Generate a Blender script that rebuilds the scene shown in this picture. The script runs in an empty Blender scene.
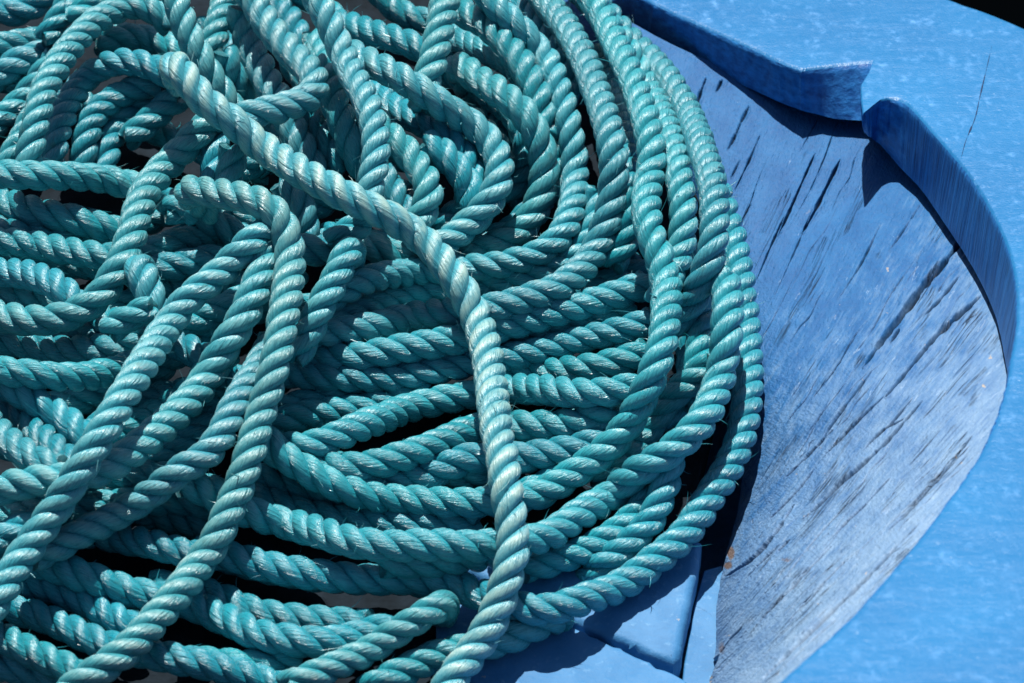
import bpy, math, random
import numpy as np
random.seed(7); rng = np.random.default_rng(7)
S = bpy.context.scene
COL = S.collection

# ------------------------------------------------------------------ camera model (metres; 1 px is about 0.5 mm at the heap)
W, H = 1024, 683
ELEV = math.radians(42.0)
DIST = 2.5
PX = 0.0005
SE, CE = math.sin(ELEV), math.cos(ELEV)
CAM = np.array([0.0, -CE*DIST, SE*DIST])
FWD = np.array([0.0, CE, -SE]); UPV = np.array([0.0, SE, CE]); RGT = np.array([1.0, 0, 0])

def ray(p):
    p = np.asarray(p, float)
    d = FWD*DIST + np.multiply.outer(p[..., 0]-W/2, RGT)*PX + np.multiply.outer(H/2-p[..., 1], UPV)*PX
    return d/np.linalg.norm(d, axis=-1, keepdims=True)
def at_z(p, z):                      # the point of height z that is seen at pixel p
    d = ray(p); t = (np.asarray(z)-CAM[2])/d[..., 2]
    return CAM + d*t[..., None]
def project(P):
    v = P-CAM; dep = v@FWD
    return np.stack([W/2+(v@RGT)/dep*DIST/PX, H/2-(v@UPV)/dep*DIST/PX], -1)

def catmull(pts, n_per=24):
    P = np.asarray(pts, float)
    P = np.vstack([2*P[0]-P[1], P, 2*P[-1]-P[-2]])
    out = []
    for i in range(1, len(P)-2):
        p0, p1, p2, p3 = P[i-1], P[i], P[i+1], P[i+2]
        # centripetal parametrisation
        t0 = 0; t1 = t0+max(np.linalg.norm(p1-p0), 1e-6)**.5; t2 = t1+max(np.linalg.norm(p2-p1), 1e-6)**.5; t3 = t2+max(np.linalg.norm(p3-p2), 1e-6)**.5
        t = np.linspace(t1, t2, n_per, endpoint=False)[:, None]
        A1 = (t1-t)/(t1-t0)*p0+(t-t0)/(t1-t0)*p1; A2 = (t2-t)/(t2-t1)*p1+(t-t1)/(t2-t1)*p2; A3 = (t3-t)/(t3-t2)*p2+(t-t2)/(t3-t2)*p3
        B1 = (t2-t)/(t2-t0)*A1+(t-t0)/(t2-t0)*A2; B2 = (t3-t)/(t3-t1)*A2+(t-t1)/(t3-t1)*A3
        out.append((t2-t)/(t2-t1)*B1+(t-t1)/(t2-t1)*B2)
    out.append(P[-2][None])
    return np.vstack(out)
def resample(C, step):
    s = np.concatenate([[0], np.cumsum(np.linalg.norm(np.diff(C, axis=0), axis=1))])
    n = max(int(s[-1]/step)+1, 4)
    q = np.linspace(0, s[-1], n)
    return np.stack([np.interp(q, s, C[:, k]) for k in range(C.shape[1])], -1)
def gsmooth(a, sig):
    if len(a) < 4 or sig <= 0: return a
    r = int(3*sig)+1; k = np.exp(-.5*(np.arange(-r, r+1)/sig)**2); k /= k.sum()
    pad = np.concatenate([np.repeat(a[:1], r, 0), a, np.repeat(a[-1:], r, 0)])
    if a.ndim == 1: return np.convolve(pad, k, 'valid')
    return np.stack([np.convolve(pad[:, i], k, 'valid') for i in range(a.shape[1])], -1)

# value noise
_T = rng.random((256, 256))
def vnoise(x, y):
    xi = np.floor(x).astype(int); yi = np.floor(y).astype(int)
    fx = x-xi; fy = y-yi; fx = fx*fx*(3-2*fx); fy = fy*fy*(3-2*fy)
    g = lambda a, b: _T[a & 255, b & 255]
    return (g(xi, yi)*(1-fx)+g(xi+1, yi)*fx)*(1-fy)+(g(xi, yi+1)*(1-fx)+g(xi+1, yi+1)*fx)*fy
def fbm(x, y, o=4):
    s = 0; a = .5
    for k in range(o): s = s+a*vnoise(x*2**k+17*k, y*2**k+31*k); a *= .5
    return s

# ------------------------------------------------------------------ mesh / object helpers
def mesh_obj(name, verts, faces, mat, parent=None, smooth=True, loc=None, uv=None, attrs=None, sharp=None):
    verts = np.asarray(verts, float)
    if loc is None: loc = np.zeros(3)
    me = bpy.data.meshes.new(name)
    if isinstance(faces, np.ndarray):
        n = len(faces); k = faces.shape[1]
        me.vertices.add(len(verts)); me.vertices.foreach_set('co', (verts-loc).astype(np.float32).ravel())
        me.loops.add(n*k); me.loops.foreach_set('vertex_index', faces.astype(np.int32).ravel())
        me.polygons.add(n); me.polygons.foreach_set('loop_start', (np.arange(n)*k).astype(np.int32))
        me.polygons.foreach_set('loop_total', np.full(n, k, np.int32))
        me.update(calc_edges=True); me.validate()
    else:
        me.from_pydata((verts-loc).tolist(), [], faces); me.update()
    if uv is not None:
        li = np.empty(len(me.loops), np.int32); me.loops.foreach_get('vertex_index', li)
        ul = me.uv_layers.new(name='UVMap'); ul.data.foreach_set('uv', uv[li].astype(np.float32).ravel())
    if attrs:
        for k, v in attrs.items():
            a = me.attributes.new(k, 'FLOAT', 'POINT'); a.data.foreach_set('value', np.asarray(v, np.float32))
    me.polygons.foreach_set('use_smooth', np.full(len(me.polygons), smooth))
    if sharp: me.set_sharp_from_angle(angle=math.radians(sharp))
    me.materials.append(mat)
    o = bpy.data.objects.new(name, me); COL.objects.link(o)
    if parent is not None:
        o.parent = parent; o.location = tuple(np.asarray(loc)-np.array(parent.location))
    else: o.location = tuple(loc)
    return o
def tag(o, label, cat=None, group=None):
    o['label'] = label
    if cat: o['category'] = cat
    if group: o['group'] = group
    return o
def empty(name, loc):
    o = bpy.data.objects.new(name, None); COL.objects.link(o); o.location = loc; o.empty_display_size = .03
    return o

# ------------------------------------------------------------------ materials
class N:
    def __init__(s, name):
        s.m = bpy.data.materials.new(name); s.m.use_nodes = True; s.t = s.m.node_tree; s.b = s.t.nodes['Principled BSDF']
    def n(s, ty, **kw):
        x = s.t.nodes.new(ty)
        for k, v in kw.items(): setattr(x, k, v)
        return x
    def l(s, a, b): s.t.links.new(a, b)
    def setin(s, node, name, v):
        if hasattr(v, 'is_linked'): s.l(v, node.inputs[name])
        else: node.inputs[name].default_value = v
    def math(s, op, a, b=0.0, clamp=False):
        x = s.n('ShaderNodeMath', operation=op, use_clamp=clamp); s.setin(x, 0, a); s.setin(x, 1, b); return x.outputs[0]
    def mix(s, f, a, b, mode='MIX'):
        x = s.n('ShaderNodeMix', data_type='RGBA', blend_type=mode)
        s.setin(x, 0, f); s.setin(x, 6, a); s.setin(x, 7, b); return x.outputs[2]
    def ramp(s, f, lo, hi):
        x = s.n('ShaderNodeMapRange'); s.setin(x, 'Value', f); x.inputs['From Min'].default_value = lo; x.inputs['From Max'].default_value = hi; return x.outputs['Result']
    def noise(s, vec, scale, detail=4, rough=.55, sx=1, sy=1, sz=1, rot=0):
        mp = s.n('ShaderNodeMapping'); s.l(vec, mp.inputs['Vector']); mp.inputs['Scale'].default_value = (sx, sy, sz); mp.inputs['Rotation'].default_value = (0, 0, rot)
        x = s.n('ShaderNodeTexNoise'); s.l(mp.outputs[0], x.inputs['Vector']); x.inputs['Scale'].default_value = scale; x.inputs['Detail'].default_value = detail; x.inputs['Roughness'].default_value = rough
        return x.outputs['Fac']
    def bump(s, h, strength, dist, prev=None):
        x = s.n('ShaderNodeBump'); s.l(h, x.inputs['Height']); x.inputs['Strength'].default_value = strength; x.inputs['Distance'].default_value = dist
        if prev is not None: s.l(prev, x.inputs['Normal'])
        return x.outputs[0]

def rgba(r, g, b): return (r, g, b, 1)

def rope_material():
    k = N('laid_rope_fibre')
    uv = k.n('ShaderNodeUVMap').outputs[0]           # u: across yarns (mm), v: along yarns (mm)
    tc = k.n('ShaderNodeTexCoord').outputs['Object']
    info = k.n('ShaderNodeObjectInfo').outputs['Color']
    sep = k.n('ShaderNodeSeparateColor'); k.l(info, sep.inputs[0])
    paleness = sep.outputs[0]
    crown = k.n('ShaderNodeAttribute', attribute_name='crown').outputs['Fac']
    fib = k.noise(uv, 1.0, 3, .6, sx=2.6, sy=.16)
    fib2 = k.noise(uv, 1.0, 2, .5, sx=6.5, sy=.35)
    yarn = k.noise(uv, 1.0, 1, .5, sx=.75, sy=.03)
    patch = k.noise(tc, 60, 4, .6)
    fine = k.noise(tc, 420, 3, .6)
    base = k.mix(k.ramp(patch, .3, .7), rgba(.001, .18, .235), rgba(.004, .26, .325))
    base = k.mix(k.math('MULTIPLY', k.ramp(fib, .35, .75), .55), base, rgba(.014, .42, .49))
    # sun bleaching and rubbed crowns of the strands
    wf = k.math('MULTIPLY', k.ramp(crown, .35, 1.0), k.ramp(k.math('ADD', patch, k.math('MULTIPLY', fib, .6)), .55, 1.05))
    wf = k.math('MULTIPLY', wf, k.math('MULTIPLY', paleness, k.math('ADD', .35, k.math('MULTIPLY', paleness, .65))), True)
    base = k.mix(k.math('MULTIPLY', paleness, .34), base, rgba(.16, .50, .54))
    base = k.mix(k.math('MULTIPLY', wf, .75, True), base, rgba(.64, .67, .50))
    dirt = k.ramp(k.noise(tc, 150, 3, .6), .62, .75)
    base = k.mix(k.math('MULTIPLY', dirt, .30), base, rgba(.10, .13, .08))
    tone = k.n('ShaderNodeHueSaturation'); k.l(base, tone.inputs['Color']); k.l(sep.outputs[1], tone.inputs['Value']); k.l(sep.outputs[2], tone.inputs['Hue'])
    base = tone.outputs[0]
    k.l(base, k.b.inputs['Base Color'])
    k.l(k.math('ADD', .16, k.math('MULTIPLY', fib, .27)), k.b.inputs['Roughness'])
    k.b.inputs['Specular IOR Level'].default_value = .85
    k.b.inputs['Sheen Weight'].default_value = .06; k.b.inputs['Sheen Roughness'].default_value = .5
    k.b.inputs['Sheen Tint'].default_value = rgba(.6, .95, 1)
    b1 = k.bump(yarn, .9, .0012)
    b2 = k.bump(fib, .9, .0007, b1)
    b3 = k.bump(fib2, .7, .0003, b2)
    k.l(b3, k.b.inputs['Normal'])
    return k.m

def gunwale_material():
    k = N('blue_boat_paint')
    tc = k.n('ShaderNodeTexCoord').outputs['Object']
    big = k.noise(tc, 9, 3, .5)
    spk = k.noise(tc, 230, 4, .65, sx=1.0, sy=.62)
    spk2 = k.noise(tc, 95, 4, .6, sx=1.1, sy=.7)
    fine = k.noise(tc, 700, 3, .6)
    dif = k.noise(tc, 260, 5, .7)
    base = k.mix(k.ramp(big, .3, .7), rgba(.006, .128, .325), rgba(.011, .168, .395))
    base = k.mix(k.math('MULTIPLY', k.ramp(spk, .48, .72), k.math('MULTIPLY', k.ramp(spk2, .46, .72), .65), True), base, rgba(.16, .40, .74))
    base = k.mix(k.math('MULTIPLY', k.ramp(dif, .66, .74), .5), base, rgba(.55, .70, .85))
    k.l(base, k.b.inputs['Base Color'])
    k.l(k.math('ADD', .28, k.math('MULTIPLY', spk, .3)), k.b.inputs['Roughness'])
    k.b.inputs['Specular IOR Level'].default_value = .5
    b = k.bump(spk, .4, .0007); b = k.bump(k.noise(tc, 300, 3, .6, sx=.5), .5, .0006, b); b = k.bump(fine, .6, .0006, b); b = k.bump(k.noise(tc, 30, 3, .5, sx=.5, sy=1.6), .35, .004, b)
    k.l(b, k.b.inputs['Normal'])
    return k.m
def face_material():                                  # sawn inner edge: brush and saw marks run up the face
    k = N('sawn_blue_edge')
    uv = k.n('ShaderNodeUVMap').outputs[0]
    saw = k.n('ShaderNodeAttribute', attribute_name='saw').outputs['Fac']
    st = k.noise(uv, 1, 4, .6, sx=.42, sy=.02)
    pl = k.noise(uv, 1, 5, .6, sx=.16, sy=.14)
    st = k.math('ADD', k.math('MULTIPLY', st, saw), k.math('MULTIPLY', pl, k.math('SUBTRACT', 1.0, saw)))
    st2 = k.noise(uv, 1, 3, .6, sx=1.4, sy=.05)
    base = k.mix(k.ramp(st, .35, .65), rgba(.008, .085, .30), rgba(.030, .23, .60))
    base = k.mix(k.math('MULTIPLY', k.ramp(st2, .56, .66), k.math('MULTIPLY', saw, .85)), base, rgba(.004, .02, .075))
    k.l(base, k.b.inputs['Base Color']); k.b.inputs['Roughness'].default_value = .42
    b = k.bump(st, .7, .0011); b = k.bump(k.math('MULTIPLY', st2, saw), .8, .0008, b); k.l(b, k.b.inputs['Normal'])
    return k.m
def wall_material():
    k = N('weathered_blue_planking')
    uv = k.n('ShaderNodeUVMap').outputs[0]           # u across the grain, v along it (mm)
    wear_and_light = k.n('ShaderNodeAttribute', attribute_name='wear_and_light').outputs['Fac']
    crack = k.n('ShaderNodeAttribute', attribute_name='crack').outputs['Fac']
    g1 = k.noise(uv, 1, 6, .68, sx=.60, sy=.085)
    g2 = k.noise(uv, 1, 4, .65, sx=1.1, sy=.06)
    bl = k.noise(uv, 1, 6, .65, sx=.10, sy=.05)
    chip = k.noise(uv, 1, 5, .7, sx=.33, sy=.10)
    sp = k.noise(uv, 1, 4, .6, sx=.8, sy=.55)
    base = k.mix(k.ramp(bl, .3, .7), rgba(.008, .092, .265), rgba(.020, .145, .355))
    wv = k.math('ADD', wear_and_light, k.math('MULTIPLY', k.math('SUBTRACT', g1, .5), .9))
    wv = k.math('ADD', wv, k.math('MULTIPLY', k.math('SUBTRACT', bl, .5), .8))
    base = k.mix(k.ramp(wv, .38, 1.05), base, rgba(.21, .33, .48))
    base = k.mix(k.math('MULTIPLY', k.ramp(k.math('ADD', chip, k.math('MULTIPLY', wear_and_light, .10)), .68, .71), .4), base, rgba(.32, .44, .60))
    base = k.mix(k.math('MULTIPLY', k.ramp(g2, .58, .70), .5), base, rgba(.03, .11, .32))
    base = k.mix(k.math('MULTIPLY', k.ramp(sp, .70, .76), .4), base, rgba(.50, .58, .70))
    base = k.mix(k.math('MULTIPLY', k.ramp(k.noise(uv, 1, 3, .6, sx=.16, sy=.12), .70, .74), k.ramp(wear_and_light, .1, .5), True), base, rgba(.42, .36, .30))
    ln = k.noise(uv, 1, 3, .55, sx=.75, sy=.009); lb = k.noise(uv, 1, 3, .6, sx=.07, sy=.02)
    line = k.ramp(k.math('ABSOLUTE', k.math('SUBTRACT', ln, .5)), .016, .004)
    line = k.math('MULTIPLY', line, k.ramp(k.math('ADD', lb, k.math('MULTIPLY', wear_and_light, .09)), .60, .66), True)
    ln2 = k.noise(uv, 1, 4, .6, sx=1.5, sy=.03)
    line2 = k.math('MULTIPLY', k.ramp(ln2, .62, .68), k.ramp(k.math('ADD', k.noise(uv, 1, 3, .6, sx=.11, sy=.035), k.math('MULTIPLY', wear_and_light, .10)), .72, .78), True)
    line = k.math('MAXIMUM', line, k.math('MULTIPLY', line2, .5))
    base = k.mix(k.math('MULTIPLY', line, .6), base, rgba(.006, .014, .035))
    rust = k.n('ShaderNodeAttribute', attribute_name='rust').outputs['Fac']
    base = k.mix(k.ramp(k.math('MULTIPLY', rust, k.math('ADD', sp, .35)), .30, .50), base, rgba(.17, .13, .12))
    base = k.mix(crack, base, rgba(.004, .008, .018))
    k.l(base, k.b.inputs['Base Color']); k.b.inputs['Roughness'].default_value = .58
    k.b.inputs['Specular IOR Level'].default_value = .35
    b = k.bump(g1, .55, .0014); b = k.bump(g2, .6, .0009, b); b = k.bump(sp, .9, .0009, b); b = k.bump(k.noise(uv, 1, 3, .6, sx=.28, sy=.24), .5, .0016, b); b = k.bump(chip, .4, .0010, b); b = k.bump(k.math('SUBTRACT', 1.0, line), .9, .0012, b)
    k.l(b, k.b.inputs['Normal'])
    return k.m
def floor_material():
    k = N('scuffed_blue_floor')
    tc = k.n('ShaderNodeTexCoord').outputs['Object']
    bl = k.noise(tc, 40, 5, .6); sp = k.noise(tc, 190, 4, .65); ch = k.noise(tc, 75, 5, .7)
    base = k.mix(k.ramp(bl, .3, .7), rgba(.028, .155, .34), rgba(.065, .22, .43))
    base = k.mix(k.math('MULTIPLY', k.ramp(sp, .58, .78), .5), base, rgba(.20, .40, .60))
    base = k.mix(k.math('MULTIPLY', k.ramp(ch, .68, .71), .8), base, rgba(.35, .34, .32))
    k.l(base, k.b.inputs['Base Color']); k.b.inputs['Roughness'].default_value = .6; k.b.inputs['Specular IOR Level'].default_value = .25
    b = k.bump(bl, .5, .002); b = k.bump(sp, .6, .0008, b); b = k.bump(ch, .5, .0008, b)
    k.l(b, k.b.inputs['Normal'])
    return k.m
def shade_board_material():  # near-black: the shade beneath the rope heap is put into the colour
    k = N('shade_dark_board')
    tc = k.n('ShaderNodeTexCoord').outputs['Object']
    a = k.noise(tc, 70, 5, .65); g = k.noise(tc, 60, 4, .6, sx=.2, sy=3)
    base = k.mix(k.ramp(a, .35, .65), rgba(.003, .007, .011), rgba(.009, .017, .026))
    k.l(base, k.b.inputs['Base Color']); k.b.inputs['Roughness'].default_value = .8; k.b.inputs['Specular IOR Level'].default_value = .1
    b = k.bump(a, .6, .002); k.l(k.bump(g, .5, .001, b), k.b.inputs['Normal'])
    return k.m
def water_material():
    k = N('dark_harbour_water')
    tc = k.n('ShaderNodeTexCoord').outputs['Object']
    k.b.inputs['Base Color'].default_value = rgba(.0006, .0010, .0014); k.b.inputs['Roughness'].default_value = .35
    k.b.inputs['Specular IOR Level'].default_value = 0; k.b.inputs['IOR'].default_value = 1.02
    k.l(k.bump(k.noise(tc, 6, 3), .3, .03), k.b.inputs['Normal'])
    return k.m
M_SHADE_BOARD = shade_board_material()
M_ROPE, M_GUN, M_FACE, M_WALL, M_FLOOR, M_WATER = rope_material(), gunwale_material(), face_material(), wall_material(), floor_material(), water_material()

# ------------------------------------------------------------------ the boat
G0, GS = 0.080, 0.26                                    # top of the gunwale: height at y = 0, rise towards the viewer
def on_gunwale(p, drop=0.0):
    p = np.asarray(p, float); d = ray(p)
    t = (G0-drop-GS*CAM[1]-CAM[2])/(d[..., 2]+GS*d[..., 1])
    return CAM+d*t[..., None]

boat = empty('wooden_boat', (0.15, 0, 0))
tag(boat, 'blue painted wooden boat with a cracked, weathered inner side under a thick gunwale', 'boat')
BL = np.array(boat.location)

# gunwale: inner top edge E with its lower edge F and outer edge O, pixel traces taken to their own heights
EFO = [  # E, F, O, drop of F, hard corner
 ((600,-190),(575,-150),(700,-210),.0245),((600,-90),(572,-60),(720,-140),.0245),((618,-25),(590,-2),(780,-80),.0245),((647,0),(640,33),(820,-62),.0245),
 ((688,20),(688,57),(845,-48),.0245),((740,43),(740,84),(868,-37),.0245),((775,60),(775,100),(885,-29),.0245),((801,70.5),(801,110.5),(905,-19),.0245),
 ((805,69.5),(805,111.5),(908,-17.5),.0245),((836,65),(836,119),(925,-9),.0265),((868,62),(868,121),(943,-1),.0265),
 ((871,62.5),(871,122),(945,0),.0265),((867,74),(868,123),(949,1.5),.0265),((859.5,86),(864,126),(953,3),.0265),((860,100),(862.5,129),(956,4),.0265),((862,115),(864,133),(959,5.5),.0265),((872,106.5),(871,138),(963,7),.0265),((879,101),(876,141),(970,9),.033),
 ((891,99),(886,151),(985,14),.034),((904,102),(901,168),(1004,22),.035),((930,130),(922,191),(1030,33),.037),((965,170),(953,236),(1075,57),.039),
 ((990,210),(980,281),(1120,95),.041),((1008,250),(995,315),(1150,150),.041),((1016,290),(1003,347),(1165,210),.039),((1015,330),(1008,380),(1170,270),.037),
 ((1009,365),(1006,400),(1175,330),.034),((1002,398),(1003,420),(1180,390),.033),((987,440),(993,455),(1185,450),.033),((961,482),(972,495),(1190,520),.033),
 ((902,560),(915,573),(1190,620),.033),((841,626),(853,640),(1190,700),.033),((776,684),(790,700),(1190,780),.033),((690,762),(700,780),(1190,860),.033)]
def dense(pts, n=10):
    # linear with light rounding at each joint
    pts = np.asarray(pts, float); out = []
    for a, b in zip(pts[:-1], pts[1:]): out += [a+(b-a)*t for t in np.linspace(0, 1, n, endpoint=False)]
    out.append(pts[-1]); return np.array(out)
def edge_run(k):                                        # smooth runs either side of the square-cut notch
    p = [tuple(e[k]) if k < 3 else (e[k], 0) for e in EFO]
    return np.vstack([catmull(p[:8], 10)[:-1], dense(p[7:18])[:-1], catmull(p[17:], 10)])
E_, F_, O_ = edge_run(0), edge_run(1), edge_run(2); D_ = edge_run(3)[:, 0]
def soft(a, s=.7): return gsmooth(a, s)
Es, Fs, Os, Ds = soft(E_, .35), soft(F_, .35), soft(O_, 6), soft(D_, 2)
Ew = on_gunwale(Es); Fw = np.array([on_gunwale(f, d) for f, d in zip(Fs, Ds)]); Ow = on_gunwale(Os)
n = len(Ew)
wob = (fbm(np.arange(n)*.23, np.zeros(n)+3, 3)-.45)[:, None]
inw = Ow-Ew; inw /= np.linalg.norm(inw, axis=1, keepdims=True)
R_ = .0035
fdir = Fw-Ew; flen = np.linalg.norm(fdir, axis=1, keepdims=True); fdir /= flen
Ew = Ew+fdir*0+inw*wob*.0015
rows = []
for t in np.linspace(1, 0, 14): rows.append(Ew+(fdir*(R_+t*(flen-R_))))
for a in (20, 40, 60, 75, 90):
    a = math.radians(a); rows.append(Ew+fdir*R_*(1-math.sin(a))+inw*R_*(1-math.cos(a)))
nface = len(rows)-4
L_ = np.linalg.norm(Ow-Ew, axis=1, keepdims=True)
for t in np.linspace(0, 1, 26)[1:]:
    rows.append(Ew+inw*(R_+t*(L_-R_)))
for a in (30, 60, 90):
    a = math.radians(a); rows.append(Ow+inw*.005*math.sin(a)-np.array([0, 0, .005])*(1-math.cos(a)))
for dz in (.02, .05): rows.append(Ow+inw*.005-np.array([0, 0, dz]))
G = np.array(rows)                                       # rows x n x 3
slen = np.concatenate([[0], np.cumsum(np.linalg.norm(np.diff(Ew, axis=0), axis=1))])*1000
def grid_faces(r, c):
    i = np.arange(r*c).reshape(r, c)
    return np.stack([i[:-1, :-1], i[:-1, 1:], i[1:, 1:], i[1:, :-1]], -1).reshape(-1, 4)
gf = G[:nface+1]; gt = G[nface:]
uvf = np.stack([np.broadcast_to(slen, gf.shape[:2]), np.broadcast_to(np.linspace(0, 40, gf.shape[0])[:, None], gf.shape[:2])], -1).reshape(-1, 2)
face_jit = (fbm(uvf[:, 0]*.35, uvf[:, 1]*.01, 3)-.45)[:, None]*.0022*np.clip(1-np.abs(uvf[:, 1:]/20-1)**6, 0, 1)
o = mesh_obj('gunwale_edge', gf.reshape(-1, 3)+np.repeat(inw[None], gf.shape[0], 0).reshape(-1, 3)*face_jit, grid_faces(*gf.shape[:2]), M_FACE, boat, True, BL, uv=uvf, sharp=24, attrs={'saw': np.broadcast_to(np.clip((Es[:, 1]-100)/8, 0, 1)*np.clip((Es[:, 0]-855)/4, 0, 1), gf.shape[:2]).ravel()})
edge = o
gtop = mesh_obj('gunwale', gt.reshape(-1, 3), grid_faces(*gt.shape[:2]), M_GUN, boat, True, BL, sharp=50)

edge.parent = gtop; edge.location = (0, 0, 0)
# long dry split in the gunwale top
def groove(pts, w, name):
    P = resample(catmull(pts, 12), 2.0); m = len(P)
    tn = np.gradient(P, axis=0); tn /= np.linalg.norm(tn, axis=1, keepdims=True); nr = np.stack([-tn[:, 1], tn[:, 0]], -1)
    ww = w*np.clip(fbm(np.arange(m)*.35, np.zeros(m)+9, 3)*2.2-.45, .05, 1.3)*np.sin(np.linspace(.05, math.pi-.05, m))
    a = on_gunwale(P+nr*ww[:, None], -.0004); b = on_gunwale(P-nr*ww[:, None], -.0004)
    return np.vstack([a, b]), grid_faces(2, m)
kk = N('open_split'); kk.b.inputs['Base Color'].default_value = rgba(.004, .02, .07); kk.b.inputs['Roughness'].default_value = .9
for pts, w in ([(992,45),(985,75),(980,96),(975,118),(966,140),(961,158)], 1.0),:
    v, f = groove(pts, w, 'split'); mesh_obj('crack', v, f, kk.m, gtop, False, BL).location = (0, 0, 0)

# inner side planking
BT = [((690,760),(690,775)),((702,705),(775,700)),((716,650),(842,632)),((718,600),(906,566)),((726,555),(962,490)),((738,510),(985,455)),((743,460),(1002,415)),((738,420),(1009,390)),
      ((734,395),(1008,360)),((730,372),(1000,325)),((727,350),(985,285)),((724,330),(958,236)),((721,310),(926,190)),((718,292),(902,163)),((715,272),(886,148)),((711,252),(864,130)),((706,230),(836,118)),((698,205),(802,110)),
      ((672,152),(740,82)),((640,112),(688,60)),((605,75),(640,34)),((575,45),(590,-2)),((550,-20),(572,-60)),((545,-110),(575,-150))]
Bc = catmull([b[0] for b in BT], 62); Tc = catmull([b[1] for b in BT], 62)
nu = len(Bc); nv = 470
# the planking's upper end runs on under the gunwale
Hd = np.interp(np.linspace(0, 1, nu), np.linspace(0, 1, len(BT)), [.036,.036,.036,.036,.036,.036,.037,.038,.040,.043,.044,.042,.040,.039,.037,.036,.036,.035,.0345,.034,.034,.034,.034,.034])
Hd = gsmooth(Hd, 12)
Tw = np.array([on_gunwale(t, d+.002) for t, d in zip(Tc, Hd)])
Tz = np.maximum(gsmooth(Tw[:, 2], 10), .004)
vv = np.concatenate([np.linspace(0, 1, nv), [1.05, 1.12]])
nvv = len(vv)
pix = Bc[None]*(1-vv[:, None, None])+Tc[None]*vv[:, None, None]
prof = 1-np.sign(1-vv[:, None])*np.abs(1-vv[:, None])**np.linspace(1.35, 2.0, nu)[None]
Z = -.012*np.exp(-vv*9)[:, None]+(prof*Tz[None])
Pw = at_z(pix, Z)
# grain coordinates: a gentle fan, as the planks spread towards the gunwale
cx, cy = 413., 1007.
ang = np.arctan2(cy-pix[..., 1], pix[..., 0]-cx); rad = np.hypot(pix[..., 0]-cx, pix[..., 1]-cy)
ga = ang*760*.5; gr = rad*.5                             # mm
wig = (fbm(gr*.012, ga*.02, 3)-.5)*9
gaw = ga+wig
# normals of the smooth surface
du = np.gradient(Pw, axis=1); dv = np.gradient(Pw, axis=0)
nrm = np.cross(du, dv); nrm /= np.linalg.norm(nrm, axis=-1, keepdims=True)+1e-12
nrm *= np.where(nrm[..., 2:] < 0, -1, 1)
paleness = np.clip((pix[..., 0]-690)/330*.55+(pix[..., 1]-230)/420*.75, 0, 1.1)  # paler to lower right: worn paint, plus some light put into the colour
# raised grain, stronger where the planking is paler
rg = fbm(gaw*.38, gr*.018, 4)-.47
disp = rg*.0007*(.3+1.2*paleness)+(fbm(gaw*.03, gr*.008, 2)-.4)*.002
crk = np.zeros(pix.shape[:2])
CR = [([(749,106),(741,122),(733,140),(728,149)],1.6),([(706,78),(700,94),(696,108)],1.6),([(722,80),(716,92)],1.5),([(815,153),(803,180),(789,212),(778,236)],1.5),([(840,160),(826,188),(812,216),(803,232)],1.9),([(760,135),(748,163),(735,190)],1.2),
 ([(785,215),(770,248),(757,279)],1.1),([(812,210),(795,250),(775,295)],.9),([(740,160),(731,178)],1.0),([(880,225),(862,262),(838,300)],1.2),([(920,205),(905,228),(890,250)],1.3),
 ([(968,234),(945,262),(925,285),(902,316),(880,345),(864,368)],3.2),([(980,297),(968,308),(956,318),(935,338),(912,366),(886,397)],2.8),([(960,275),(940,300),(925,315)],1.6),([(886,395),(868,412),(848,432),(826,456)],1.7),
 ([(923,400),(905,421),(888,440),(865,462),(840,484),(820,505),(803,520)],2.0),([(872,372),(852,398),(832,425),(822,442)],1.7),([(972,436),(950,464),(925,492),(904,516),(888,530)],1.9),([(890,478),(878,490),(866,503)],1.3),
 ([(919,524),(895,549),(870,575),(838,606),(800,642),(757,684)],2.2),([(832,545),(812,566),(790,590),(770,610),(752,632)],1.5),([(862,548),(840,566),(815,590),(806,592)],1.4),([(815,470),(795,495),(770,520)],1.4),([(795,505),(775,535),(752,560),(727,577)],2.0),([(780,545),(762,563),(745,580)],1.2),
 ([(860,330),(838,365),(812,400)],.9),([(834,430),(812,452),(786,478)],1.3),([(870,500),(846,522),(822,548)],1.2),([(842,595),(818,618),(796,640)],1.3),([(790,540),(778,552)],1.2),([(900,330),(890,345)],1.4),([(938,268),(920,292),(900,320),(880,350)],1.1),([(912,398),(890,424),(868,446)],1.3),
 ([(905,418),(880,432),(862,452)],1.2),([(720,655),(712,668),(706,690)],2.0),([(716,600),(715,622),(717,640)],1.4)]
r_ = np.random.default_rng(3)
for q in range(170):                                     # long fine checks that follow the grain
    px_, py_ = r_.uniform(700, 1010), r_.uniform(90, 690)
    b_ = (px_-690)/330*.55+(py_-230)/420*.75
    if r_.random() > .12+.95*b_: continue
    t0 = math.atan2(cy-py_, px_-cx); r0 = math.hypot(px_-cx, py_-cy); ln = r_.uniform(18, 150)*(.6+.6*r_.random()); wb = r_.uniform(-.006, .006)
    CR.append(([(cx+(r0+k*ln)*math.cos(t0+wb*k+.002*math.sin(k*9+q)), cy-(r0+k*ln)*math.sin(t0+wb*k+.002*math.sin(k*9+q))) for k in (0, .25, .5, .75, 1)], r_.uniform(.35, .85)))
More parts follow.
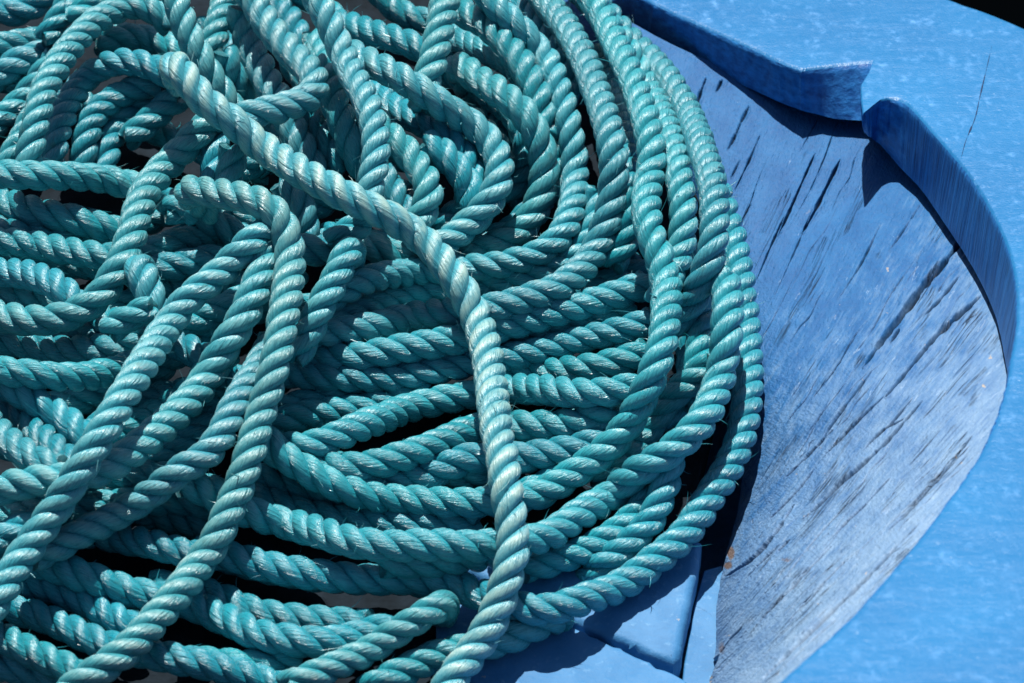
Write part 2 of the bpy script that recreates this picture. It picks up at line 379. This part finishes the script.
for pts, w in CR:
    P = resample(catmull(pts, 14), 1.5); m = len(P)
    wv_ = .92*w*np.clip(.35+1.3*fbm(np.arange(m)*.16+pts[0][0], np.zeros(m), 3), .3, 1.4)*np.sin(np.linspace(.06, math.pi-.06, m))**.5
    lo = P.min(0)-14; hi = P.max(0)+14
    msk = (pix[..., 0] > lo[0]) & (pix[..., 0] < hi[0]) & (pix[..., 1] > lo[1]) & (pix[..., 1] < hi[1])
    q = pix[msk]
    if not len(q): continue
    d2 = ((q[:, None]-P[None])**2).sum(-1); j = d2.argmin(1); d = np.sqrt(d2[np.arange(len(q)), j]); ww = wv_[j]
    g = np.clip(1.35-d/np.maximum(ww, .35), 0, 1)*np.clip(ww/.35, 0, 1)
    crk[msk] = np.maximum(crk[msk], g*1.0); disp[msk] -= g*.0020*w**.8
    # lifted lip on the sunny side of the big splits
    disp[msk] += np.exp(-((d-ww*2.0)/(ww*1.0+.2))**2)*.00022*w
Pw = Pw+nrm*disp[..., None]
uvw = np.stack([gaw, gr], -1).reshape(-1, 2)
side = mesh_obj('side_planking', Pw.reshape(-1, 3), grid_faces(nvv, nu), M_WALL, boat, True, BL, uv=uvw, attrs={'rust': np.clip(sum(a*np.exp(-((pix[..., 0]-x)/sx)**2-((pix[..., 1]-y)/sy)**2) for x, y, sx, sy, a in ((731, 553, 4, 7, 1.), (728, 566, 5, 4, .9), (722, 648, 6, 10, .55), (786, 560, 8, 5, .5), (905, 290, 6, 4, .4))), 0, 1).ravel(), 'wear_and_light': paleness.ravel(), 'crack': np.clip(crk, 0, 1).ravel()})
tag(side, 'cracked weathered blue planking with pale bare grain')

# floor boards: prisms with worn, rounded edges
def board(poly, z, th, bev, name='floor_board'):
    import bmesh
    P = at_z(np.array(poly, float), np.full(len(poly), z))
    bm = bmesh.new()
    vs = [bm.verts.new(p-BL) for p in P]; f = bm.faces.new(vs)
    if f.normal.z < 0 or f.calc_area() == 0: pass
    bm.normal_update()
    if f.normal.z < 0: f.normal_flip()
    r = bmesh.ops.extrude_face_region(bm, geom=[f])
    for v in [x for x in r['geom'] if isinstance(x, bmesh.types.BMVert)]: v.co.z += 0
    top = [x for x in r['geom'] if isinstance(x, bmesh.types.BMFace)][0]
    for v in f.verts: v.co.z -= th
    bmesh.ops.bevel(bm, geom=list(top.edges), offset=bev, segments=4, affect='EDGES', profile=.5)
    bmesh.ops.recalc_face_normals(bm, faces=bm.faces[:])
    me = bpy.data.meshes.new(name); bm.to_mesh(me); bm.free()
    me.polygons.foreach_set('use_smooth', np.full(len(me.polygons), True)); me.set_sharp_from_angle(angle=math.radians(35))
    me.materials.append(M_FLOOR); o = bpy.data.objects.new(name, me); COL.objects.link(o); o.parent = boat
    return o
def worn(a, b, amp, n=14, seed=0):
    a = np.array(a, float); b = np.array(b, float); t = np.linspace(0, 1, n)[:, None]; L = a+(b-a)*t
    nr = np.array([-(b-a)[1], (b-a)[0]])/np.linalg.norm(b-a)
    return (L+nr*((fbm(t*9+seed, t*0+seed, 3)-.45)*amp)).tolist()
board(worn((673,663), (590,627), 5, 16, 3)[:-1]+worn((590,627), (440,558), 4, 10, 4)+[(440,540), (600,545), (690,535)]+worn((702,540), (699,560), 1, 4, 5)+worn((696,575), (680,655), 3, 10, 6), 0, .014, .0042)
board(worn((436,562), (586,633), 4, 18, 8)+worn((590,635), (687,680), 5, 14, 9)+[(692,700), (690,900), (436,900)], -.002, .014, .002)
shade_board = board([(-250,-260), (600,-260), (740,300), (690,520), (560,560), (432,640), (432,900), (-250,900)], -.010, .014, .002); shade_board.data.materials[0] = M_SHADE_BOARD; tag(shade_board, 'dark floor board under the heap, with shade put into its colour')
board([(676,740), (684,664), (694,606), (704,570), (722,565), (735,596), (745,620), (745,700), (735,760)], -.0135, .012, .001)
board([(-300,-300), (760,-300), (820,300), (800,960), (-300,960)], -.09, .01, .001, 'bilge_board')

# outer planking of the hull, below the gunwale
oh = [Ow+inw*.0048-np.array([0, 0, .046]), Ow-inw*.010-np.array([0, 0, .10]), Ow-inw*.03-np.array([0, 0, .22]), Ow-inw*.07-np.array([0, 0, .42])]
mesh_obj('hull_planking', np.array(oh).reshape(-1, 3), grid_faces(4, n), M_GUN, boat, True, BL)
# water
wv = np.array([[-30, -30, -.30], [30, -30, -.30], [30, 30, -.30], [-30, 30, -.30]])
wt = mesh_obj('water', wv, [(0, 1, 2, 3)], M_WATER); wt['kind'] = 'structure'

# ------------------------------------------------------------------ ropes
DIA = .0156                                             # rope diameter
STEP = .0011
# support surface below the ropes: floor at 0, side planking where it rises (camera-ray look-up)
_wp = pix.reshape(-1, 2); _wz = Z.reshape(-1)
cell = {}
for (x, y), z in zip(_wp[::7], _wz[::7]):
    k = (int(x//8), int(y//8)); cell[k] = max(cell.get(k, 0), z)
def support_z(p):
    out = np.zeros(len(p))
    for i, (x, y) in enumerate(p): out[i] = max(0, cell.get((int(x//8), int(y//8)), 0))
    return gsmooth(out, 6)

placed = np.zeros((0, 3))
def settle(pts, squash=.86, lift=0.0, k_bend=24):
    """lay a rope along its trace: it comes to rest on the floor and on everything already laid"""
    global placed
    C = resample(catmull(pts, 16), 2.4)                 # pixels
    d = ray(C); sz = support_z(C)
    t0 = (sz+DIA*.47+lift-CAM[2])/d[:, 2]               # distance to floor contact
    req = -t0                                           # height measured along the line of sight (bigger is nearer)
    D = DIA*squash
    if len(placed):
        v = placed-CAM
        for a in range(0, len(C), 64):
            dd = d[a:a+64]
            tc = dd@v.T; perp2 = (v*v).sum(1)[None]-tc*tc
            hit = perp2 < D*D
            tt = np.where(hit, tc-np.sqrt(np.maximum(D*D-perp2, 0)), 1e9).min(1)
            req[a:a+64] = np.maximum(req[a:a+64], -tt)
    s = np.arange(len(C))*2.4*PX
    z = (req[None, :]-k_bend*(s[:, None]-s[None, :])**2).max(1)   # stiffness: no kinks sharper than the rope can bend
    z = gsmooth(z, 5)
    return C, d, CAM+d*(-z)[:, None]

def dive(P, at_end, r=.013, ang=95):
    """bend the end of a length down into the heap"""
    Q = P if at_end else P[::-1]
    t = Q[-1]-Q[-6]; t /= np.linalg.norm(t); dn = FWD*.85+np.array([0, 0, -.3]); dn = dn-t*(dn@t); dn /= np.linalg.norm(dn)
    a = np.linspace(0, math.radians(ang), 18)[1:, None]
    arc = Q[-1]+r*(np.sin(a)*t+(1-np.cos(a))*dn)
    tl = (arc[-1]-arc[-2])/np.linalg.norm(arc[-1]-arc[-2])
    arc = np.vstack([arc, arc[-1]+tl*np.linspace(.002, .02, 8)[:, None]])
    Q = np.vstack([Q, arc]); return Q if at_end else Q[::-1]

NS = 13
def rope_mesh(P, dia, seed):
    r = np.random.default_rng(seed)
    P = resample(gsmooth(resample(P, .0022), 1.6), STEP); m = len(P)
    T = np.gradient(P, axis=0); T /= np.linalg.norm(T, axis=1, keepdims=True)
    U = np.zeros_like(T); u = np.cross(T[0], [0, 0, 1.0]); 
    if np.linalg.norm(u) < 1e-3: u = np.cross(T[0], [0, 1.0, 0])
    U[0] = u/np.linalg.norm(u)
    for i in range(1, m):
        u = U[i-1]-T[i]*(U[i-1]@T[i]); U[i] = u/np.linalg.norm(u)
    V = np.cross(T, U)
    R = dia/2; rs = R*.475; rh = R*.53; lay = dia*2.12*(1+.05*(r.random()-.5))
    s = np.arange(m)*STEP
    ph0 = r.random()*6.28+.35*np.cumsum(gsmooth(r.normal(0, 1, m), 20))*.02
    Vv, Ff, UV, CRN = [], [], [], []
    base = 0
    phi = np.linspace(-math.pi, math.pi, NS)            # seam faces the rope's heart
    for k in range(3):
        th = 2*math.pi*s/lay+ph0+k*2*math.pi/3
        nrm_ = np.cos(th)[:, None]*U+np.sin(th)[:, None]*V
        slack = 1+.05*gsmooth(r.normal(0, 1, m), 9)*3
        c = P+nrm_*(rh*slack)[:, None]
        ts = np.gradient(c, axis=0); ts /= np.linalg.norm(ts, axis=1, keepdims=True)
        e1 = nrm_-ts*(nrm_*ts).sum(1, keepdims=True); e1 /= np.linalg.norm(e1, axis=1, keepdims=True)
        e2 = np.cross(ts, e1)
        rr = rs*(1+.06*gsmooth(r.normal(0, 1, m), 7)*3)
        # the outer half is fuller and flatter than the buried half
        cp = np.cos(phi); sp_ = np.sin(phi)
        a1 = np.where(cp > 0, .98, 1.0)*np.sign(cp)*np.abs(cp)**.95; a2 = 1.09*sp_
        ring = c[:, None]+rr[:, None, None]*(a1[None, :, None]*e1[:, None]+a2[None, :, None]*e2[:, None])
        Vv.append(ring.reshape(-1, 3))
        i = np.arange(m*NS).reshape(m, NS)+base
        Ff.append(np.stack([i[:-1, :-1], i[:-1, 1:], i[1:, 1:], i[1:, :-1]], -1).reshape(-1, 4))
        sl = np.concatenate([[0], np.cumsum(np.linalg.norm(np.diff(c, axis=0), axis=1))])*1000
        arc = phi*rs*1.04*1000
        lay_a = math.atan2(2*math.pi*R*.8, lay)
        off = 57.3*k+seed*13.7
        ca, sa = math.cos(lay_a), math.sin(lay_a)
        uu = arc[None]*ca+sl[:, None]*sa*TW+off; vvv = sl[:, None]*ca-arc[None]*sa*TW
        UV.append(np.stack([uu, vvv], -1).reshape(-1, 2))
        CRN.append(np.broadcast_to(np.clip(cp, 0, 1)**2, (m, NS)).reshape(-1))
        b0 = base; base += m*NS
        for end in (0, m-1):                            # close each strand
            Vv.append((c[end]+(ts[end] if end else -ts[end])*rs*.35)[None]); UV.append(UV[-1][:1]*0+off); CRN.append(np.zeros(1))
            b = b0+end*NS; q = np.arange(NS-1)+b; ctr = np.full(NS-1, base)
            q = q[::2]; Ff.append(np.stack([q, q+1, q+2, ctr[::2]], -1)); base += 1
    # stray fibres
    L = s[-1]; nh = int(L/.0032)
    for q in range(nh):
        i = r.integers(2, m-2); a = r.random()*6.28
        out = math.cos(a)*U[i]+math.sin(a)*V[i]
        if out[2] < -.2: continue
        p = P[i]+out*R*.93; ln = r.uniform(.0015, .0065)*(1 if r.random() < .85 else 1.7)
        d1 = T[i]*r.choice([-1, 1])*r.uniform(.3, 1)+out*r.uniform(.1, .9)+r.normal(0, .3, 3); d1 /= np.linalg.norm(d1)
        bend = r.normal(0, .6, 3)
        cs = np.array([p+d1*ln*t+bend*ln*t*t*.5 for t in (0, .33, .66, 1)])
        w = r.uniform(.00007, .00016)*(1 if r.random() < .9 else 2.0)
        x1 = np.cross(d1, [.3, .5, .8]); x1 /= np.linalg.norm(x1); x2 = np.cross(d1, x1)
        tri = np.array([x1, -.5*x1+.87*x2, -.5*x1-.87*x2])
        vs = (cs[:, None]+tri[None]*(w*np.array([1, 1, .8, .3]))[:, None, None]).reshape(-1, 3)
        ii = np.arange(12).reshape(4, 3)+base
        Ff.append(np.stack([ii[:-1], np.roll(ii, -1, 1)[:-1], np.roll(ii, -1, 1)[1:], ii[1:]], -1).reshape(-1, 4))
        Vv.append(vs); UV.append(np.full((12, 2), seed*3.1+q)); CRN.append(np.full(12, .8)); base += 12
    return np.vstack(Vv), np.vstack(Ff), np.vstack(UV), np.concatenate(CRN)
TW = 1.0

# thing codes: 'coil' and 'tangle' are things made of several lengths; any other code is a rope length of its own
ROPES = []
def R(key, thing, pts, paleness=.1, d0=False, d1=False, squash=None, lift=0): ROPES.append((key, thing, pts, paleness, d0, d1, squash or {'coil': .66, 'tangle': .76}.get(thing, .80), lift))

# --- deep lengths, partly seen through the gaps
for pts in ([(640,410),(590,455),(535,490),(440,506),(330,498),(235,470)], [(480,520),(400,525),(310,515),(230,490)], [(600,250),(520,300),(420,322),(320,340)], [(640,330),(600,400),(550,445),(480,475),(380,475),(290,455)],
            [(540,130),(545,190),(510,232),(440,255),(350,270)], [(580,335),(520,345),(430,370),(340,395),(275,410)], [(630,310),(560,330),(480,340),(400,362),(310,365)],
            [(690,330),(690,380),(670,430)], [(470,100),(500,140),(490,190),(450,220)], [(690,250),(700,300),(700,350),(685,410)]):
    R('under', 'coil', pts, 0)
for pts in ([(205,20),(250,70),(270,120),(320,190)], [(262,-18),(285,12),(300,40),(318,66)], [(290,-15),(328,12),(350,45)], [(375,-10),(405,15),(440,22),(470,10)], [(-25,490),(60,500),(130,470),(200,430),(255,385)], [(-25,320),(60,325),(140,300),(220,285),(300,290)],
            [(150,260),(200,230),(255,225),(310,215)], [(380,180),(420,215),(380,245),(320,235)],
            [(-25,250),(50,262),(120,270),(180,290),(230,330)], [(-25,400),(60,405),(130,385),(180,350),(210,300)], [(20,470),(80,440),(150,400),(230,390)], [(-25,590),(50,540),(120,510),(190,500)],
            [(190,340),(250,310),(320,310)], [(430,110),(470,120),(500,160),(470,215)]):
    R('under', 'tangle', pts, 0)
for pts in ([(-25,575),(60,592),(120,620),(140,632)], [(60,505),(140,512),(200,524),(218,532)], [(-25,520),(50,512),(110,505),(170,500),(215,505)], [(-25,665),(40,672),(100,690)], [(150,585),(210,595),(262,615),(330,622),(372,625)], [(190,660),(260,665),(300,660)], [(90,470),(180,480),(236,500)]):
    R('under', 'tangle', pts, 0)
R('under', 'coil', [(435,65),(480,88),(518,118),(528,165),(505,205)], 0)
R('fill', 'tangle', [(-30,70),(60,95),(130,120),(200,150),(270,175)], 0)
R('fill', 'tangle', [(290,60),(330,110),(380,150),(440,160),(500,140)], 0)
R('fill', 'tangle', [(350,75),(400,110),(450,140),(475,190),(440,230)], 0)
R('fill', 'tangle', [(-20,225),(60,240),(140,225),(200,195),(260,160)], 0)
R('fill', 'tangle', [(-20,290),(60,300),(140,330),(220,310),(300,270)], 0)
R('fill', 'tangle', [(-20,350),(50,335),(120,330),(190,350),(250,390)], 0)
R('fill', 'tangle', [(160,200),(220,215),(290,215),(350,190)], 0)
R('fill', 'tangle', [(-20,440),(60,450),(120,430),(180,400),(230,350)], 0)
R('Y4b', 'tangle', [(-15,395),(25,420),(45,440),(70,462),(90,490)], 0)
R('Y4', 'tangle', [(-15,375),(5,385),(30,398),(55,413),(80,432),(100,455)], .05)
# --- flat turns under the heap
R('G2', 'tangle', [(540,623),(528,628),(508,638),(480,646),(450,652),(425,661),(395,676),(365,694)], .1, True)
R('under', 'coil', [(215,556),(273,570),(340,579),(400,580),(444,586)], 0)
R('O4', 'coil', [(195,550),(226,556),(244,560),(273,568),(311,574),(340,577),(376,580),(415,578),(444,584),(476,593),(508,604),(538,610),(558,608),(582,600),(618,587),(638,574),(659,558),(676,543),(691,526),(702,509),(713,492),(724,475),(734,458),(741,436),(746,409),(748,387),(748,358),(746,329),(742,297),(737,264),(731,235),(722,205),(712,178)], .15)
R('RD2', 'coil', [(380,562),(430,563),(480,556),(530,548)], 0)
R('O7', 'coil', [(520,570),(564,558),(600,543),(640,510),(665,470)], 0)
R('R5', 'coil', [(350,486),(430,474),(470,458),(520,458),(550,453),(580,448),(620,430)], 0)
R('RD1', 'coil', [(262,430),(300,416),(350,410),(390,402),(430,392)], 0)
R('R2b', 'coil', [(495,376),(546,372),(600,366),(650,352)], 0)
R('R0', 'coil', [(540,306),(570,298),(600,288),(632,273),(645,262)], 0)
R('O6', 'coil', [(610,559),(618,554),(635,538),(653,517),(661,498),(668,478),(672,450)], .05, True)
R('O1b', 'coil', [(712,362),(692,381),(670,397),(655,418),(640,440),(618,460),(590,478)], .05)
R('R1', 'coil', [(285,350),(305,353),(330,358),(358,357),(400,349),(426,345),(455,340),(494,329),(523,322),(552,314),(582,305),(629,291),(650,282)], .15)
R('R2', 'coil', [(270,372),(300,375),(346,379),(376,379),(400,378),(429,372),(459,366),(502,358),(526,354),(555,347),(582,339),(609,333),(630,328),(655,318)], .15)
R('R4', 'coil', [(275,452),(305,462),(330,467),(355,468),(390,461),(435,445),(475,430),(515,426),(550,426),(585,421),(620,408)], .1)
R('R3', 'coil', [(258,440),(280,446),(302,447),(329,440),(352,430),(376,420),(420,405),(470,395),(511,389),(546,390),(576,393),(609,392),(640,385)], .15)
R('Y6', 'coil', [(70,530),(100,535),(130,540),(165,547),(195,555),(215,557)], .0)
R('O5', 'coil', [(180,480),(205,490),(228,503),(259,516),(288,524),(323,533),(352,542),(387,546),(425,545),(473,546),(510,545),(541,538),(564,526),(587,509),(606,500),(618,489),(638,471),(659,459),(685,440),(700,424),(710,405),(718,385),(723,365),(726,345),(727,320),(728,298),(722,275)], .15)
R('Z4', 'tangle', [(-25,625),(-8,633),(20,646),(50,661),(75,672),(100,690)], .05)
R('Z1', 'tangle', [(-25,596),(-8,601),(10,608),(35,615),(64,626),(88,638),(115,648),(150,653),(182,660),(209,665),(235,672),(262,680),(290,692)], .05)
R('Y5', 'tangle', [(10,552),(30,560),(65,570),(100,582),(130,592),(160,597),(190,604),(210,612),(232,623),(262,635),(292,641),(320,643),(350,639),(375,631),(395,626)], .05)
R('G', 'G', [(422,616),(390,637),(355,658),(318,673),(285,690)], .35, True)
R('N1', 'coil', [(290,334),(310,330),(340,318),(376,305),(415,294),(473,285),(500,281),(530,276),(560,268),(585,248),(597,218),(600,190)], .15)
R('N2', 'coil', [(590,50),(604,78),(616,110),(623,140),(625,170),(622,200),(612,235),(598,262)], .1)
R('N3', 'coil', [(632,190),(632,215),(625,242),(610,268)], .05)
R('M0', 'coil', [(440,32),(459,38),(485,49),(508,61),(526,79),(540,105),(556,140),(558,175),(552,205)], .2)
R('O3', 'coil', [(560,-30),(590,-5),(612,20),(638,48),(659,68),(676,91),(688,112),(697,135),(705,158),(712,182),(715,212),(714,238),(708,264),(698,290),(686,312),(672,332)], .2)
R('O2', 'coil', [(570,-20),(595,8),(620,38),(640,72),(653,98),(664,123),(673,149),(679,176),(683,205),(683,235),(678,260),(666,284),(655,305)], .2)
R('X1', 'tangle', [(452,4),(462,12),(480,20),(505,42),(525,70),(540,105),(542,140)], .0)
R('X3', 'coil', [(490,-20),(515,0),(535,20),(553,45),(568,75),(578,105)], .05)
R('K0', 'tangle', [(338,20),(350,26),(370,32),(400,40),(428,52),(445,66)], .0)
R('M1', 'coil', [(466,70),(476,78),(500,93),(520,109),(535,130),(543,155),(544,180),(538,205),(525,226),(505,241),(482,250),(455,256),(410,258),(385,251),(360,244),(340,236)], .25, True)
R('M2', 'coil', [(478,-15),(497,7),(517,26),(535,44),(549,65),(560,92),(567,120),(573,147),(575,176),(573,205),(562,233),(542,252),(511,262),(476,267),(440,271),(410,272),(376,277),(350,288),(325,304)], .25)
R('N', 'coil', [(528,-25),(547,3),(567,29),(582,56),(593,82),(602,108),(610,135),(614,165),(612,200),(602,236),(586,264),(564,284),(535,297),(505,305),(480,311),(450,313),(423,315),(381,325),(345,331),(300,334)], .25)
R('O1', 'coil', [(255,425),(268,443),(280,455),(297,465),(317,476),(340,487),(376,497),(415,501),(444,503),(482,502),(512,500),(538,494),(564,480),(590,462),(613,444),(630,420),(645,394),(655,370),(662,345),(666,317),(667,290),(661,262),(652,238),(646,212),(648,185),(652,160),(648,130),(640,102),(629,72),(616,45),(603,18),(588,-8),(572,-30)], .2)
# --- left side: lengths of the tangle
R('L1', 'tangle', [(-25,52),(0,46),(25,41),(65,40)], .2)
R('L2', 'tangle', [(-25,90),(-5,78),(15,64),(45,53),(75,46)], .2)
R('L4', 'tangle', [(-25,140),(-5,124),(12,110),(28,94),(42,76),(60,56)], .15)
R('L5', 'tangle', [(0,185),(8,165),(17,148),(27,130),(35,112)], .15)
R('T1', 'tangle', [(-25,4),(-5,10),(15,12),(35,4),(55,-15)], .1)
R('T2', 'tangle', [(42,42),(55,26),(66,8),(72,-15)], .05)
R('T3', 'tangle', [(70,22),(90,6),(115,-4),(150,-14)], .1)
R('A4', 'tangle', [(150,100),(122,118),(108,142),(104,170),(104,190)], .0)
R('A3', 'tangle', [(160,85),(135,88),(111,100),(93,117),(85,141),(83,170)], .0)
R('A5', 'tangle', [(95,45),(115,38),(140,38),(165,45),(190,60)], .1)
R('A6', 'tangle', [(125,140),(143,127),(165,107),(180,95)], .2)
R('A2', 'tangle', [(185,85),(164,72),(146,65),(126,61),(104,66),(84,80),(70,100),(60,123),(54,146),(50,175)], .1, lift=.016)
R('B2', 'tangle', [(-25,196),(0,202),(30,210),(75,220),(110,229),(135,238)], .05)
R('B3', 'tangle', [(-25,238),(0,241),(35,245),(70,251),(105,257),(150,252),(176,242),(200,240),(225,242)], .1)
R('B4', 'tangle', [(-25,270),(0,272),(30,275),(53,283),(70,296),(84,312)], .1)
R('B5', 'tangle', [(-20,342),(15,342),(60,350),(95,350),(130,344),(155,332)], .1)
R('B7', 'tangle', [(-25,366),(0,370),(29,374),(59,377),(88,376),(117,370),(140,360)], .2)
R('B9', 'tangle', [(128,276),(150,270),(175,266),(200,262),(222,255)], .1)
R('B8', 'tangle', [(146,284),(152,300),(159,318),(167,338)], .25, True)
R('B10', 'tangle', [(108,332),(122,322),(140,312),(155,305)], .2)
R('D1', 'tangle', [(195,208),(210,220),(228,231),(248,242),(262,256)], .2)
R('D2', 'tangle', [(213,140),(216,160),(214,182),(205,205)], .1)
R('D3', 'tangle', [(234,145),(232,168),(226,190)], .2)
R('D4', 'tangle', [(165,215),(185,205),(200,215)], .1)
R('U1', 'tangle', [(282,180),(296,198),(306,216),(303,240)], .3)
R('V2', 'tangle', [(300,95),(315,120),(328,145),(345,170)], .0)
R('V1', 'tangle', [(314,35),(326,65),(333,97),(342,120),(351,145),(363,168),(378,190)], .25)
R('W1', 'tangle', [(378,160),(390,186),(402,208),(412,228)], .2)
R('W2', 'tangle', [(425,140),(450,160),(468,185),(472,210)], .0)
R('K2', 'tangle', [(366,112),(388,135),(405,150),(419,168),(429,190),(425,211),(410,232)], .25)
R('Y1', 'tangle', [(-25,408),(-5,428),(12,444),(36,460),(62,470)], .3)
R('Y3', 'tangle', [(-25,555),(0,540),(20,530),(45,518)], .2)
R('Q2', 'tangle', [(232,-25),(225,0),(218,26),(210,50),(205,75)], .3)
R('I3', 'tangle', [(222,50),(230,72),(240,92),(255,115)], .25)
R('I', 'I', [(238,5),(244,26),(253,53),(264,75),(275,95),(286,115),(297,138),(309,162),(318,182)], .4)
R('A', 'A', [(27,176),(29,155),(33,133),(38,112),(44,91),(53,73),(64,55),(78,38),(93,23),(112,12),(138,6),(158,12),(172,30)], .3, lift=.036)
R('B1', 'B1', [(-25,172),(0,174),(29,175),(59,176),(88,177),(123,183),(150,192)], .3)
R('F2', 'tangle', [(290,248),(305,250),(326,251),(345,249)], .15)
R('F3', 'tangle', [(378,205),(360,224),(345,233),(330,245)], .2)
R('L', 'L', [(448,-25),(445,0),(440,30),(433,60),(424,90),(420,112)], .35)
R('K', 'coil', [(345,50),(365,60),(400,77),(429,96),(459,116),(483,133),(498,157),(499,182),(488,204),(467,226),(444,243),(420,254)], .4)
R('J', 'J', [(306,-25),(317,0),(329,23),(341,50),(352,73),(364,97),(373,121),(376,146),(374,170),(369,192),(362,215)], .45)
R('C', 'C', [(194,137),(175,158),(158,174),(145,192),(137,214),(131,238),(122,262),(109,284),(93,303),(72,314),(50,320),(23,320),(0,316),(-25,310)], .45, True)
R('F', 'F', [(343,262),(332,284),(323,302),(314,320),(305,341),(295,362)], .4, True)
R('S8', 'S8', [(275,335),(266,352),(257,370),(245,388),(232,412),(220,437),(205,456),(187,466),(164,484),(138,502),(111,519),(82,533),(56,547),(30,560)], .4)
R('S7', 'S7', [(272,240),(264,266),(253,294),(240,323),(222,352),(204,382),(178,412),(152,436),(126,456),(100,471),(70,478),(40,481),(0,489),(-25,494)], .4)
R('Q1', 'Q1', [(166,-25),(176,0),(190,38),(205,65),(221,90),(238,118)], .45)
R('H', 'H', [(240,-25),(253,0),(267,23),(285,47),(303,64),(315,80),(312,95),(297,103),(276,109),(253,114),(232,124)], .55)
R('S6', 'S6', [(244,249),(227,266),(207,284),(187,299),(169,324),(149,355),(129,387),(111,418),(94,447),(76,476),(56,508),(36,536),(17,565),(-3,598),(-18,625)], .55, True)
R('S5', 'S5', [(200,191),(215,193),(250,199),(276,213),(288,238),(290,265),(287,294),(282,326),(277,355),(269,387),(259,418),(251,449),(243,476),(232,502),(221,528),(210,550),(192,574),(172,600),(147,629),(118,657),(88,678),(60,698)], .6, True)
R('P', 'P', [(186,78),(206,102),(232,121),(260,145),(288,164),(326,185),(358,202),(388,216),(418,236),(438,256),(456,280),(470,304),(480,328),(487,352),(491,384),(495,418),(501,453),(506,486),(511,518),(513,548),(506,583),(489,627),(467,659),(449,684),(438,705)], .82, True)

LABELS = {
 'P': ('bleached pale rope length snaking down the middle of the heap, on top of all others', .0),
 'S5': ('hook shaped rope length bending over left of centre, then slanting to the bottom edge', 0),
 'S6': ('thick rope length slanting straight down to the left edge, just left of two lower ones', 0),
 'S7': ('rope length slanting left that passes under the thick one reaching the left edge', 0),
 'S8': ('half shaded rope length slanting out from beneath the hook shaped one to the lower left', 0),
 'A': ('rope length arching over the dark hollow at the upper left', 0),
 'C': ('S shaped rope length curving from below the pale one to the left edge', 0),
 'H': ('rope length bent into a tight hairpin, tucked under the pale one near the top', 0),
 'J': ('steep rope length from the top edge to the pale one, right of the hairpin', 0),
 'L': ('short steep rope length at the top edge, dipping under the nested bends', 0),
 'I': ('thin looking rope length that runs inside and then under the hairpin bend', 0),
 'Q1': ('rope length from the top edge to the shoulder of the pale one', 0),
 'B1': ('straight level rope length below the dark hollow, ending under the S shaped one', 0),
 'F': ('short folded rope length hanging beside the hook shaped one, on its right', 0),
 'G': ('short rope length doubled over at the bottom edge, left of the pale one', 0)}

coil = empty('rope_coil', (0.05, 0, 0)); tag(coil, 'coil of teal rope in neat curved turns packed against the blue side planking', 'rope')
tangle = empty('rope_tangle', (-0.16, 0.05, 0)); tag(tangle, 'loose tangle of shaded teal rope filling the left, beneath the slanting lengths', 'rope')
for i, (key, thing, pts, bl, d0, d1, sq, lift) in enumerate(ROPES):
    C, d, P = settle(pts, sq, lift, {'coil': 22, 'tangle': 22}.get(thing, 13))
    placed = np.vstack([placed, P])
    if d0: P = dive(P, False)
    if d1: P = dive(P, True)
    v, f, uv, cr = rope_mesh(P, DIA*(1.05 if key == 'P' else 1.02 if key == 'S5' else 1+.045*math.sin(i*2.3)), i+1)
    c = v.mean(0); c[2] = v[:, 2].min()
    if thing == 'coil': o = mesh_obj('rope_turn', v, f, M_ROPE, coil, True, c, uv, {'crown': cr})
    elif thing == 'tangle': o = mesh_obj('rope_length', v, f, M_ROPE, tangle, True, c, uv, {'crown': cr})
    else:
        o = mesh_obj('rope', v, f, M_ROPE, None, True, c, uv, {'crown': cr})
        tag(o, LABELS[thing][0], 'rope', 'lengths of rope lying on the heap')
    b = min(1, max(0, bl+.06*math.sin(i*5.1))); o.color = (b, 1.02+.09*math.sin(i*3.7+1), .502+.006*math.sin(i*1.9), 1)

# ------------------------------------------------------------------ light, world, camera
SUN_EL, SUN_AZ = 60.0, -4.0                              # azimuth measured from +Y (picture top) towards +X
w = bpy.data.worlds.new('World'); S.world = w; w.use_nodes = True
nt = w.node_tree; bg = nt.nodes['Background']
sky = nt.nodes.new('ShaderNodeTexSky'); sky.sky_type = 'NISHITA'; sky.sun_disc = False
sky.sun_elevation = math.radians(SUN_EL); sky.sun_rotation = math.radians(SUN_AZ)
nt.links.new(sky.outputs[0], bg.inputs[0]); bg.inputs[1].default_value = .05
sl = bpy.data.lights.new('sun', 'SUN'); sl.energy = 5.0; sl.angle = math.radians(.5); sl.color = (1, .965, .91)
so = bpy.data.objects.new('sun', sl); COL.objects.link(so)
a, e = math.radians(SUN_AZ), math.radians(SUN_EL)
import mathutils
sd = mathutils.Vector((math.sin(a)*math.cos(e), math.cos(a)*math.cos(e), math.sin(e)))
so.rotation_euler = sd.to_track_quat('Z', 'Y').to_euler(); so.location = (0, 1, 2)

cd = bpy.data.cameras.new('camera'); cam = bpy.data.objects.new('camera', cd); COL.objects.link(cam)
cam.location = tuple(CAM); cam.rotation_euler = (math.pi/2-ELEV, 0, 0)
cd.sensor_width = 36; cd.lens = 36*DIST/(W*PX); cd.clip_start = .05; cd.clip_end = 200
cd.dof.use_dof = True; cd.dof.focus_distance = DIST-.03; cd.dof.aperture_fstop = 19
S.camera = cam
S.view_settings.view_transform = 'Standard'; S.view_settings.look = 'None'; S.view_settings.exposure = .5; S.view_settings.gamma = 1
S.render.engine = 'CYCLES'
S.cycles.max_bounces = 6
